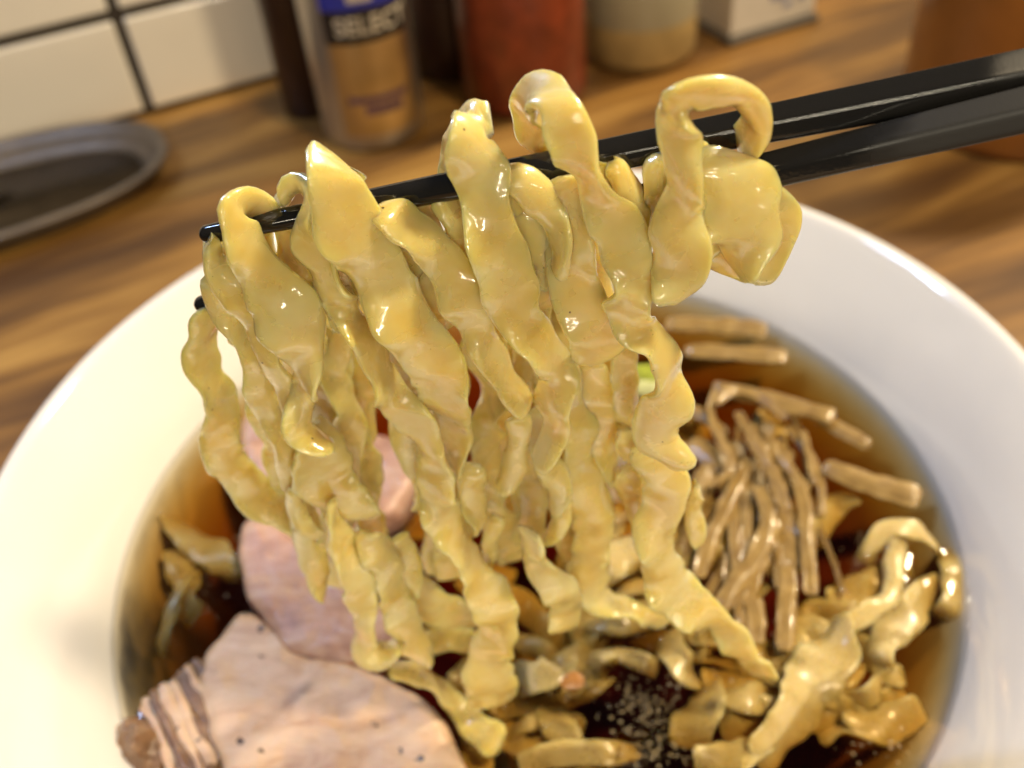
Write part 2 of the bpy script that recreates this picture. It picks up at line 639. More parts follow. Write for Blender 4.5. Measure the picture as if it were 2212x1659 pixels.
W1, W2 = on_h(328, 250, 0), on_h(609, 172, 0)
wd = (W2 - W1); wd.z = 0; wd.normalize()
wn_ = Vector((-wd.y, wd.x, 0))                 # away from the camera
WF = Matrix((wd, wn_, Vector((0, 0, 1)))).transposed().to_4x4()
WF.translation = W1
table = box('table', (-900, -700, -30), (1300, 4, 0), 'wood', frame=WF)
tag(table, kind='structure')
wall = box('wall', (-900, 3.2, -0.0), (1300, 40, 620), 'grout', frame=WF)
tag(wall, kind='structure')


def on_wall(x, y):
    v = ray(x, y)
    return CAM + v * ((W1 - CAM).dot(wn_) / v.dot(wn_))


J = on_wall(238, 37)
JH = J.z
TW, TH, GAP = 128.0, 96.0, 5.0
tile_src = None
for row in range(0, 4):
    z0 = JH + GAP / 2 + (row - 1) * TH
    z1 = z0 + TH - GAP
    lo = z0
    if row == 0:
        lo = 3.5
        z1 = JH - GAP / 2
    for k in range(-3, 5):
        x0 = k * TW + GAP / 2
        if row == 0 or tile_src is None or row == 1 and k == -3:
            t = box('tile', (x0, 0, lo), (x0 + TW - GAP, 8, z1), 'tile', wall, WF, 1.2)
        else:
            t = box('tile', (x0, 0, lo), (x0 + TW - GAP, 8, z1), 'tile', wall, WF, 1.2)
        tile_src = t

# ------------------------------------------------------------------ background things
# oval steel tray by the wall
tc = Vector((-226, 243, 0))
tray = empty('metal_tray', 'shallow dark steel tray with rounded rim on the table below the tiled wall', 'tray', (tc.x, tc.y, 0))


def oval(name, prof, material, parent, ax, ay, ctr, ang, n=120):
    vs, fs = [], []
    ca, sa = math.cos(ang), math.sin(ang)
    for off, z in prof:
        for k in range(n):
            a = 2 * math.pi * k / n
            cx, sy = math.cos(a), math.sin(a)
            p = 2.0 / 2.5
            x = math.copysign(abs(cx) ** p, cx) * (ax + off)
            y = math.copysign(abs(sy) ** p, sy) * (ay + off)
            vs.append((ctr[0] + x * ca - y * sa, ctr[1] + x * sa + y * ca, z))
    m_ = len(prof)
    for i in range(m_ - 1):
        for k in range(n):
            k2 = (k + 1) % n
            fs.append((i * n + k, i * n + k2, (i + 1) * n + k2, (i + 1) * n + k))
    fs.append(tuple(range(n)))
    fs.append(tuple((m_ - 1) * n + k for k in reversed(range(n))))
    return mk(name, vs, fs, material, parent)


TRA = (80.0, 38.0)
tp = tc
for nm, prof in (('dish', [(-6, 2.2), (-2, 3), (1, 6), (3.2, 10.5), (3.4, 10.5), (2.0, 5), (-1.5, 0.8), (-6, 0.2)]),
                 ('rim', [(3.45, 10.0), (3.6, 11.2), (7.0, 11.6), (7.8, 11.0), (7.8, 10.3), (7.0, 9.9), (3.6, 9.6)])):
    o = oval(nm, prof, 'steel', tray, TRA[0], TRA[1], (tp.x, tp.y, 0), math.atan2(wd.y, wd.x))
    o.matrix_parent_inverse = tray.matrix_basis.inverted()
# rim is a ring: drop its caps
me = bpy.data.objects[o.name].data
bm = bmesh.new(); bm.from_mesh(me)
bmesh.ops.delete(bm, geom=[f for f in bm.faces if len(f.verts) > 8], context='FACES')
bm.to_mesh(me); bm.free()


def adopt(o, parent):
    o.parent = parent
    o.matrix_parent_inverse = Matrix.Translation(parent.location).inverted()
    return o


# spray can
cb = on_h(822, 330, 0)
CR = 23.5
cdir = Vector((cb.x - CAM.x, cb.y - CAM.y, 0)).normalized()
cc = cb + cdir * CR
can = empty('metal_can', 'tall silver and gold metal can with black and blue label reading SELECT', 'can', (cc.x, cc.y, 0))
front = math.atan2(-cdir.y, -cdir.x)


def can_z(x, y):
    return on_y(x, y, cb.y).z


z_text0, z_text1 = can_z(800, 72), can_z(800, 27)
z_blk0 = can_z(800, 92)
z_blu = can_z(790, 20)
adopt(lathe('body', [(0, 0.3), (20.5, 0.3), (22.5, 1.5), (23.2, 4), (CR, 7), (CR, 165), (21, 172), (0, 172)], 'can_metal', None, cc, 96), can)
sp = 1.02
adopt(lathe('gold_label', [(CR + 0.12, 8.5), (CR + 0.16, 9), (CR + 0.16, z_blk0 - 0.2)], 'gold_label', None, cc, 48, front - 0.60, front + 1.0), can)
adopt(lathe('black_band', [(CR + 0.2, z_blk0), (CR + 0.2, z_blu)], 'black_print', None, cc, 48, front - 0.62, front + 1.0), can)
adopt(lathe('blue_band', [(CR + 0.2, z_blu + 0.05), (CR + 0.2, z_blu + 46)], 'blue_print', None, cc, 48, front - 0.62, front + 1.0), can)
for (za, zb, a0, a1, mm) in ((can_z(820, 222), can_z(820, 206), -0.42, 0.75, 'purple_print'), (can_z(820, 247), can_z(820, 226), -0.12, 0.62, 'purple_print'),
                             (can_z(820, 160), can_z(820, 152), -0.2, 0.5, 'gold_label')):
    adopt(lathe('print_line', [(CR + 0.24, za), (CR + 0.24, zb)], mm, None, cc, 32, front + a0, front + a1), can)


def wrap_text(txt, size, z0, amid, rad, material, parent, stretch=1.0, thick=0.0):
    cu = bpy.data.curves.new('lettering', 'FONT')
    cu.body = txt
    cu.size = size
    cu.align_x = 'CENTER'
    cu.offset = thick
    cu.space_character = 1.05
    to = bpy.data.objects.new('lettering_tmp', cu)
    COL.objects.link(to)
    dg = bpy.context.evaluated_depsgraph_get()
    me = bpy.data.meshes.new_from_object(to.evaluated_get(dg))
    bpy.data.objects.remove(to)
    bm = bmesh.new(); bm.from_mesh(me)
    bmesh.ops.triangulate(bm, faces=bm.faces[:])
    bm.verts.index_update()
    vs = []
    for v in bm.verts:
        a = amid + v.co.x * stretch / rad
        vs.append((cc.x + rad * math.cos(a), cc.y + rad * math.sin(a), z0 + v.co.y))
    fs = [[v.index for v in f.verts] for f in bm.faces]
    bm.free()
    o = mk('lettering', vs, fs, material, None, False)
    return adopt(o, parent)


hh = z_text1 - z_text0
wrap_text('SELECT', hh * 1.20, z_text0, front + 0.30, CR + 0.45, 'silver_print', can, 0.98, 0.25)
adopt(lathe('white_curve', [(CR + 0.45, can_z(800, 2)), (CR + 0.45, can_z(800, -18))], 'silver_print', None, cc, 24, front - 0.1, front + 0.35), can)

# slim dark-red shaker beside the can (against the wall)
sb = on_h(672, 235, 0)
shk = empty('slim_bottle', 'slim dark red bottle squeezed between the tiled wall and the silver can', 'bottle', (sb.x, sb.y, 0))
adopt(lathe('body', [(0, 0.3), (11, 0.3), (12.5, 1.5), (12.5, 96), (9, 106), (6, 112), (0, 112)], 'brown_lid', None, (sb.x, sb.y, 0), 48), shk)
adopt(lathe('cap', [(6.6, 110), (7.4, 111), (7.4, 126), (6.4, 128), (0, 128)], 'chili', None, (sb.x, sb.y, 0), 48), shk)
# dark round pot behind, between can and jar
pb = on_h(975, 150, 0)
pot = empty('dark_pot', 'dark brown lidded pot standing behind the can and the red jar', 'pot', (pb.x, pb.y, 0))
adopt(lathe('body', [(0, 0.3), (14, 0.3), (17, 2), (18, 20), (18, 78), (16, 82), (0, 82)], 'brown_lid', None, (pb.x, pb.y, 0), 48), pot)
adopt(lathe('lid', [(18.6, 82.2), (18.8, 85), (15, 92), (4, 95), (3.4, 101), (0, 102)], 'grey_paper', None, (pb.x, pb.y, 0), 48), pot)

# red jar
jb = on_h(1140, 262, 0)
jd = Vector((jb.x - CAM.x, jb.y - CAM.y, 0)).normalized()
JR = 29.5
jc = jb + jd * JR
jar = empty('chili_jar', 'round jar full of brick red chili on the wooden table', 'jar', (jc.x, jc.y, 0))
adopt(lathe('body', [(0, 0.3), (26, 0.3), (28.5, 1.5), (JR, 4.5), (JR, 72), (27, 79), (24, 83), (0, 83)], 'chili', None, jc, 80), jar)
adopt(lathe('lid', [(26.4, 82), (27, 83), (27, 98), (26, 100), (0, 100)], 'brown_lid', None, jc, 80), jar)

# cloudy container
kb = on_h(1380, 166, 0)
kd = Vector((kb.x - CAM.x, kb.y - CAM.y, 0)).normalized()
KR = 28.0
kc = kb + kd * KR
tub = empty('plastic_tub', 'cloudy greyish plastic tub with tan paste at its bottom', 'tub', (kc.x, kc.y, 0))
adopt(lathe('base', [(0, 0.3), (24, 0.3), (26.5, 1.5), (KR, 5), (KR, 22)], 'paste', None, kc, 80), tub)
adopt(lathe('body', [(KR, 22.05), (KR, 88), (26, 90), (0, 90)], 'frost', None, kc, 80), tub)

# white carton with blue print, over a grey folded paper
c0, c1, c2 = on_h(1577, 98, 0), on_h(1507, 50, 0), on_h(1757, 45, 0)
ex = (c2 - c0); ex.z = 0; exl = ex.length; ex.normalize()
ey = Vector((-ex.y, ex.x, 0))
BF = Matrix((ex, ey, Vector((0, 0, 1)))).transposed().to_4x4()
BF.translation = c0
paper = adopt(box('folded_cloth', (-2, -3, 0.3), (exl + 2, 48, 3.6), 'grey_paper', None, BF, 1.2), empty('_', 'x', 'x')) if False else box('folded_cloth', (-2, -3, 0.3), (exl + 2, 48, 3.6), 'grey_paper', None, BF, 1.2)
tag(paper, 'thin dark grey folded cloth lying under the white carton', 'cloth')
cart = empty('white_carton', 'small white carton with blue print on the table behind the noodles', 'carton', (c0.x, c0.y, 3.6))
adopt(box('body', (0, 0, 3.7), (exl, 44, 72), 'carton', None, BF, 1.5), cart)
for (xa, xb, za, zb) in ((22, 30, 17, 30), (25, 35, 24, 40), (38, 43, 14, 20), (30, 34, 12, 15)):
    adopt(box('blue_print', (xa * exl / 50, -0.25, za), (xb * exl / 50, -0.05, zb), 'blue_ink', None, BF), cart)

# amber canister at the right
bb = on_h(2110, 362, 0)
bd = Vector((bb.x - CAM.x, bb.y - CAM.y, 0)).normalized()
BR = 48.0
bc = bb + bd * BR + Vector((10, 0, 0))
cani = empty('brown_canister', 'wide amber brown canister standing behind the black chopsticks', 'canister', (bc.x, bc.y, 0))
adopt(lathe('body', [(0, 0.3), (44, 0.3), (47, 2), (BR, 6), (BR, 92)], 'amber', None, bc, 96), cani)
adopt(lathe('lid', [(BR - 1, 92.1), (BR + 1, 92.6), (BR + 1, 106), (BR - 2, 109), (0, 110)], 'brown_lid', None, bc, 96), cani)

# ------------------------------------------------------------------ bowl
RIM_Z = SOUP_Z + 23.6
inner = [(0, 12), (20, 12.4), (40, 15), (58, 22.5), (70, 31.5), (79, 42), (84.2, 49), (86.0, SOUP_Z), (89, 57.3), (94, 64.8), (99, 71.2), (102.2, 74.9), (103.4, RIM_Z)]
outer = [(104.3, RIM_Z + 0.1), (104.9, RIM_Z - 0.8), (104.2, RIM_Z - 2.6), (97, 63), (90, 52), (80, 37), (66, 22), (52, 12), (45, 9), (44, 1), (42.5, 0.2), (39, 0.3), (38.5, 4), (0, 5)]
ip = [p for p in catmull([(float(a), float(b)) for a, b in inner], 4)]
bowl = lathe('ramen_bowl', ip + outer, 'porcelain', None, (0, 0, 0), 220)
tag(bowl, 'large white porcelain bowl with wide sloping rim holding dark ramen broth', 'bowl')


def inner_r(z):
    for (r0, z0), (r1, z1) in zip(ip, ip[1:]):
        if z0 <= z <= z1 and z1 > z0:
            return r0 + (r1 - r0) * (z - z0) / (z1 - z0)
    return 86.0


# ------------------------------------------------------------------ chopsticks
def chopstick(a, b, ra, rb, label, roll, wet_to):
    """a tip, b far end (world mm); a rounded hexagonal stick"""
    d = b - a
    L = d.length
    d.normalize()
    V = ((a + b) / 2 - CAM).normalized()
    s_ = d.cross(V).normalized()
    n_ = s_.cross(d)
    ns, seg = 36, 110
    vs, fs, wet = [], [], []
    ts = [0.0, 0.0006, 0.0018, 0.004, 0.007] + [0.007 + (1 - 0.007) * i / seg for i in range(1, seg + 1)]
    for t in ts:
        r = ra + (rb - ra) * min(1.0, t * 1.0)
        e = t * L
        if e < ra:
            r *= math.sqrt(max(0.0, 1 - (1 - e / ra) ** 2)) * 0.98 + 0.02
        hexm = min(1.0, max(0.0, (t * L - 25) / 35))
        for k in range(ns):
            an = 2 * math.pi * k / ns + roll
            sec = (an - roll) % (math.pi / 3) - math.pi / 6
            hx = math.cos(math.pi / 6) / math.cos(sec)
            hx = min(hx, 0.982)
            rr = r * (1 - hexm + hexm * hx * 1.03)
            vs.append(a + d * e + s_ * (rr * math.cos(an)) + n_ * (rr * math.sin(an)))
            wet.append(max(0.0, min(1.0, (wet_to - e) / 14.0 + 0.5)))
    m_ = len(ts)
    for i in range(m_ - 1):
        for k in range(ns):
            k2 = (k + 1) % ns
            fs.append((i * ns + k, i * ns + k2, (i + 1) * ns + k2, (i + 1) * ns + k))
    fs.append(tuple(range(ns)))
    fs.append(tuple((m_ - 1) * ns + k for k in reversed(range(ns))))
    o = mk('chopstick', vs, fs, 'chop')
    at = o.data.attributes.new('wet', 'FLOAT', 'POINT')
    at.data.foreach_set('value', wet)
    # keep the hexagon's faces flat-looking
    return tag(o, label, 'chopstick', 'pair of black chopsticks')


ua, ub = hang(432, 509, 0.0), hang(2212, 158, 1.0)
ue = ub + (ub - ua) * 0.35
ul = (ue - ua).length / (ub - ua).length
chopstick(ua, ue, 20.5 * depth(ua) / F, (20.5 * depth(ua) / F) + ((57 * depth(ub) / F) - (20.5 * depth(ua) / F)) * ul,
          'upper black chopstick passing over the lower one, noodles draped across it', 0.55, 83)
la, lb = hang(423, 661, -6), hang(2212, 238, 5.5)
le = lb + (lb - la) * 0.35
chopstick(la, le, 19.5 * depth(la) / F, (19.5 * depth(la) / F) + ((55 * depth(lb) / F) - (19.5 * depth(la) / F)) * ul,
          'lower black chopstick running beneath the other, mostly hidden by lifted noodles', 0.55, 80)

# ------------------------------------------------------------------ lifted noodles
# (label, layer in mm towards the viewer, twist sign, [(x, y, width, extra)])
SH_BACK = 'dim translucent noodle hanging at the back of the lifted bunch'
SH_MID = 'short wavy piece of noodle showing between the front strands of the lifted bunch'
LIFT = [
 ('noodle looped over the chopstick tip, twisting down the outer side of the bunch', 4.2, 1,
  [(590,480,30,-7),(575,458,36,-6),(540,444,48,-3),(505,452,62,-0.5),(510,485,72),(528,535,82),(556,580,100),(590,622,128),(622,680,142),(648,735,112),(659,785,68),(655,840,60),(648,890,64),(655,930,58),(690,950,46),(725,966,38)]),
 ('noodle strip starting just under the upper chopstick tip', 2.4, 1,
  [(452,515,36),(458,545,46),(466,575,58),(492,606,78),(520,642,72),(548,692,60),(575,750,52),(595,805,48),(615,850,44),(635,905,40)]),
 ('noodle wrapped around the lower chopstick tip', 0.5, -1,
  [(450,600,24),(455,625,36),(468,660,52),(495,694,64),(530,733,62),(550,770,58),(556,806,62),(560,850,60),(585,905,58),(612,960,54),(630,1020,52),(640,1070,46)]),
 ('outermost noodle hanging alone beside the lower chopstick tip', -5.5, 1,
  [(452,655,34),(440,690,44),(436,725,52),(432,760,57),(438,800,62),(455,835,66),(476,868,72),(478,905,78),(474,946,86),(488,989,90),(520,1026,80),(547,1064,82),(578,1094,76),(625,1118,60),(665,1130,44)]),
 ('longest front noodle, coiling down to a square end in the broth', 3.6, -1,
  [(618,450,26,-8),(612,425,30,-7),(630,410,36,-4),(655,416,38,-1),(658,450,38),(662,490,44),(684,543,58),(702,593,72),(727,643,72),(761,688,72),(794,733,68),(820,793,64),(843,843,76),(871,881,80),(900,916,70),(915,951,68),(923,984,60),(939,1026,58),(948,1064,68),(951,1101,92),(967,1134,88),(984,1166,64),(1003,1196,42),(1013,1224,62),(1036,1263,90),(1064,1297,100),(1074,1335,90),(1075,1362,82),(1061,1397,92),(1054,1444,100),(1062,1491,112),(1070,1524,104)]),
 ('broad smooth noodle humped over the upper chopstick, widest in the bunch', 5.6, 1,
  [(735,420,70,-8),(728,375,84,-7),(727,357,98,-3),(728,385,118),(735,440,134),(752,500,144),(777,530,142),(801,570,134),(827,618,130),(851,655,133),(883,700,128),(914,748,128),(937,792,124),(949,822,112),(962,852,100,-1.5),(972,884,84,-3.5),(974,914,72,-5),(979,964,62,-6),(984,1014,44,-6.5)]),
 ('noodle branching off beside the broad one, ending in a blunt tip', 4.6, 1,
  [(812,452,58,-1.5),(850,466,72),(895,495,84),(930,530,96),(952,560,100),(977,600,97),(1002,656,94),(1022,700,84),(1048,743,84),(1067,783,72),(1092,820,64),(1119,856,62),(1144,884,48)]),
 ('noodle folded to a sharp peak above the upper chopstick', 5.2, -1,
  [(990,430,84,-8),(992,375,88,-7.5),(1004,310,80,-6),(1020,256,44,-3),(1020,284,88,-0.5),(1020,322,116),(1032,372,126),(1046,430,118),(1057,480,118),(1072,530,116),(1089,581,118),(1103,631,122),(1114,668,112),(1130,706,100),(1156,743,88),(1173,768,82),(1191,793,80),(1205,818,90),(1199,845,80),(1190,881,70),(1193,918,57),(1188,944,55),(1172,976,54),(1150,1008,40)]),
 ('curved noodle arching off the side of the peaked one', 4.2, 1,
  [(1085,360,40,-2),(1118,380,70),(1150,412,88),(1182,452,76),(1206,500,54),(1216,543,44),(1212,575,38),(1198,600,26)]),
 ('amber noodle seen through the arched one', 1.6, 1,
  [(1135,440,60),(1150,490,74),(1163,545,72),(1165,590,56),(1160,630,26)]),
 ('corkscrew noodle rising highest, spiralling across both chopsticks', 7.2, 1,
  [(1158,330,40,-10),(1152,285,42,-9.5),(1150,235,46,-8),(1160,198,58,-5),(1190,203,76,-1.5),(1216,252,106),(1241,305,102),(1258,350,84),(1276,388,58),(1292,425,66),(1319,470,104),(1343,518,116),(1356,560,104),(1361,605,86),(1359,645,94),(1365,683,92),(1380,715,92),(1408,738,78),(1430,765,70),(1441,795,50),(1446,822,58),(1448,858,88),(1434,886,104),(1419,922,94),(1425,958,90),(1452,985,66),(1485,1018,44)]),
 ('noodle hanging below the corkscrew one, its thin tail trailing into the broth', 4.0, -1,
  [(1400,950,60,-3),(1408,990,88,-1),(1438,1040,98),(1432,1092,96),(1408,1142,82),(1412,1175,78),(1426,1215,88),(1443,1260,100),(1480,1303,98),(1524,1330,80),(1560,1356,54),(1590,1394,47),(1628,1430,42),(1662,1460,30)]),
 ('thick noodle bent into a round loop above the upper chopstick', 9.0, 1,
  [(1600,330,66,-7),(1618,300,62,-5),(1624,262,60,-3),(1606,222,58,-1),(1560,203,56,0.5),(1505,205,54,1),(1464,220,58,1),(1455,250,64,0.5),(1467,292,62),(1478,332,62),(1478,372,68),(1472,420,82),(1464,470,98),(1466,520,114),(1470,562,120),(1464,602,112),(1450,640,84),(1434,668,42)]),
 ('wide flat noodle sheet under the round loop, lying against the chopsticks', 6.6, 1,
  [(1570,318,96,-2),(1578,360,128),(1584,410,150),(1600,460,168),(1604,510,160),(1592,560,120),(1580,590,84)]),
 ('folded flap of noodle sticking out beyond the flat sheet', 4.6, -1,
  [(1625,400,50),(1655,425,66),(1688,452,78),(1690,490,78),(1668,535,76),(1640,575,64),(1610,600,44)]),
 ('amber noodle underneath the flat sheet with a straight lower edge', 1.5, 1,
  [(1540,480,80),(1562,530,120),(1580,570,128),(1575,600,100)]),
 ('small pointed noodle end tucked between the corkscrew noodle and the loop', 3.6, 1,
  [(1334,342,18),(1342,372,46),(1356,410,60),(1372,452,60),(1382,500,50)]),
 ('pale noodle strand just inside the loop, dipping behind the upper chopstick', 3.4, -1,
  [(1440,338,56),(1420,362,64),(1418,400,52),(1408,445,46),(1392,495,44),(1386,545,44)]),
 ('dim broad noodle hanging right behind the corkscrew noodle', 3.4, -1,
  [(1196,388,60),(1226,410,92),(1240,470,92),(1236,540,108),(1241,600,118),(1252,650,126),(1277,700,116),(1288,740,100),(1274,772,62),(1254,794,28)]),
 ('narrow noodle hanging below the corkscrew, bordering the green scallion', -4.0, 1,
  [(1348,735,54),(1348,800,56),(1352,860,56),(1356,910,52),(1360,946,40)]),
 ('milky translucent noodle hanging behind, with faint streaks', -5.0, -1,
  [(1270,770,70),(1278,830,84),(1284,890,88),(1298,945,78),(1322,995,72),(1345,1035,58)]),
 ('small noodle piece beside the milky translucent strand', -2.0, 1, [(1338,925,38),(1362,958,70),(1386,990,62),(1398,1010,40)]),
 ('short noodle piece dangling below the small one by the milky strand', -3.0, 1, [(1352,1005,42),(1358,1045,62),(1365,1090,54),(1362,1130,28)]),
 ('small noodle tail poking out by the bamboo shoots', 1.0, -1, [(1502,1040,24),(1490,1078,28),(1496,1118,40),(1506,1155,40),(1508,1180,20)]),
 ('long noodle hanging straight at the back, bending sideways on the broth', -3.0, 1,
  [(1228,800,56),(1236,860,70),(1241,920,72),(1251,980,76),(1265,1040,82),(1276,1100,90),(1284,1150,86),(1276,1200,84),(1277,1245,80),(1290,1285,68),(1318,1308,48),(1356,1322,40),(1402,1332,40),(1445,1345,34)]),
 ('bright noodle curling forward into a rounded lower bend', 3.2, -1,
  [(1150,1142,34),(1153,1180,40),(1163,1215,52),(1182,1245,72),(1206,1272,82),(1222,1302,76),(1221,1336,64),(1211,1364,40)]),
 ('short noodle hanging under the blunt tip, hooked at its end', 1.0, 1,
  [(1124,895,52),(1117,960,50),(1108,1010,44),(1094,1044,48),(1070,1058,38)]),
 ("short curl of noodle below the peaked noodle's end", 1.5, 1, [(1158,998,36),(1188,1014,58),(1205,1045,62),(1204,1080,50),(1190,1112,28)]),
 ('thin crescent of noodle just under the short curl', 0.5, 1, [(1222,1080,20),(1216,1118,36),(1197,1152,40),(1176,1172,20)]),
 ('short tapering noodle piece between the coiled strand and the hooked one', 0.5, -1, [(1018,1000,56),(1018,1050,62),(1022,1095,52),(1030,1132,32),(1030,1150,14)]),
 ('thin straight noodle piece slanting towards the coiled strand', -0.5, 1, [(1078,1112,40),(1062,1158,36),(1050,1200,36),(1040,1236,30)]),
 ('wide dull noodle sheet hanging below the chopstick tips, tapering to a point', 1.0, 1,
  [(672,930,70),(684,975,112),(692,1020,132),(712,1055,124),(752,1088,88),(792,1107,52),(824,1116,18)]),
 ('narrow noodle bend under the wide dull sheet', 2.0, 1, [(636,1050,40),(644,1098,38),(664,1138,38),(700,1154,26)]),
 ('noodle tail tapering to a point above the pork', -1.0, -1,
  [(640,1125,30),(660,1180,48),(684,1225,60),(692,1268,34),(694,1292,12)]),
 ('narrow bright noodle zigzagging down to the pork slice', 3.4, 1,
  [(722,1078,16),(716,1110,26),(718,1140,36),(722,1168,46),(736,1197,60),(758,1232,72),(774,1266,71),(783,1302,66),(786,1342,54),(786,1380,46),(792,1410,64),(820,1418,66),(855,1402,48),(872,1392,26)]),
 ('plump noodle dropping beside the zigzag one, shiny at its bend', 2.0, -1,
  [(786,1145,46),(812,1188,78),(836,1228,72),(846,1262,62),(854,1302,72),(872,1346,76),(890,1380,66),(904,1414,52),(914,1438,30)]),
 ('broad dim noodle piece behind the plump bent strand', -1.0, 1, [(838,1165,90),(856,1212,92),(872,1255,70),(880,1280,40)]),
 ('noodle lying across behind the long coiled strand, near the broth', -7.0, 1,
  [(872,1255,70),(920,1298,80),(968,1326,70),(1018,1336,46),(1060,1330,30)]),
 ('noodle tail slanting over the pork edge into the broth', 0.0, 1,
  [(840,1440,40),(886,1452,42),(935,1482,44),(985,1526,46),(1025,1566,62),(1064,1596,74),(1090,1610,50)]),
 ('short noodle piece behind the slanting tail near the broth', -8.0, 1, [(925,1392,50),(968,1376,56),(1012,1386,50),(1050,1400,34)]),
]
SH_T = 'greyish noodle tucked under the upper chopstick, over the lower one'
rt_ = random.Random(77)
for k, x in enumerate((470, 560, 625, 690, 760, 835, 905, 965, 1060, 1130, 1290, 1500)):
    t_ = (x - 430) / 1780.0
    y = 509 - 350 * t_ + 26
    pts = [(x - 4, y - 16, 40), (x, y + 6, 62)]
    xx = x
    for q in range(rt_.randint(4, 6)):
        xx += rt_.uniform(-4, 24)
        y += 46
        pts.append((xx, y, rt_.uniform(58, 84)))
    LIFT.append((SH_T, -3.0 + 11.5 * t_, 1 if k % 2 else -1, pts))
rb_ = random.Random(21)
# the packed strands at the back of the bunch
for k in range(17):
    x0 = 560 + k * 45 + rb_.uniform(-14, 14)
    t_ = (x0 - 430) / 1780.0
    y = 650 - 415 * t_ + rb_.uniform(-30, 20)
    x = x0
    pts = [(x, y - 12, 52)]
    w = rb_.uniform(60, 92)
    yend = rb_.uniform(1010, 1250) - (90 if x0 > 1250 else 0)
    while y < yend:
        y += rb_.uniform(48, 66)
        x += rb_.uniform(-20, 32) - (6 if x > 1280 else 0)
        pts.append((min(x, 1318), y, w * rb_.uniform(0.6, 1.1)))
    LIFT.append((('broad ' if w > 76 else 'narrow ') + ('deep amber' if k % 3 == 2 else 'dim translucent') + ' noodle hanging at the back of the lifted bunch', -7.5 - 3.2 * (k % 3) - rb_.uniform(0, 1.5), 1 if k % 2 else -1, pts))

for i, (lab, z, sg, pts) in enumerate(LIFT):
    o = ribbon('noodle', pts, lambda x, y, e, z=z: hang(x, y, z + e), 'noodle', seed=i + 3, sgn=sg,
               thick=1.65 if z > -1 else 1.4, frill=0.75)
    grp = 'noodles lifted by the chopsticks'
    tag(o, lab, 'noodle', grp)

# ------------------------------------------------------------------ things in the broth
def in_soup(h):
    return lambda x, y, e: on_h(x, y, SOUP_Z + h + e)


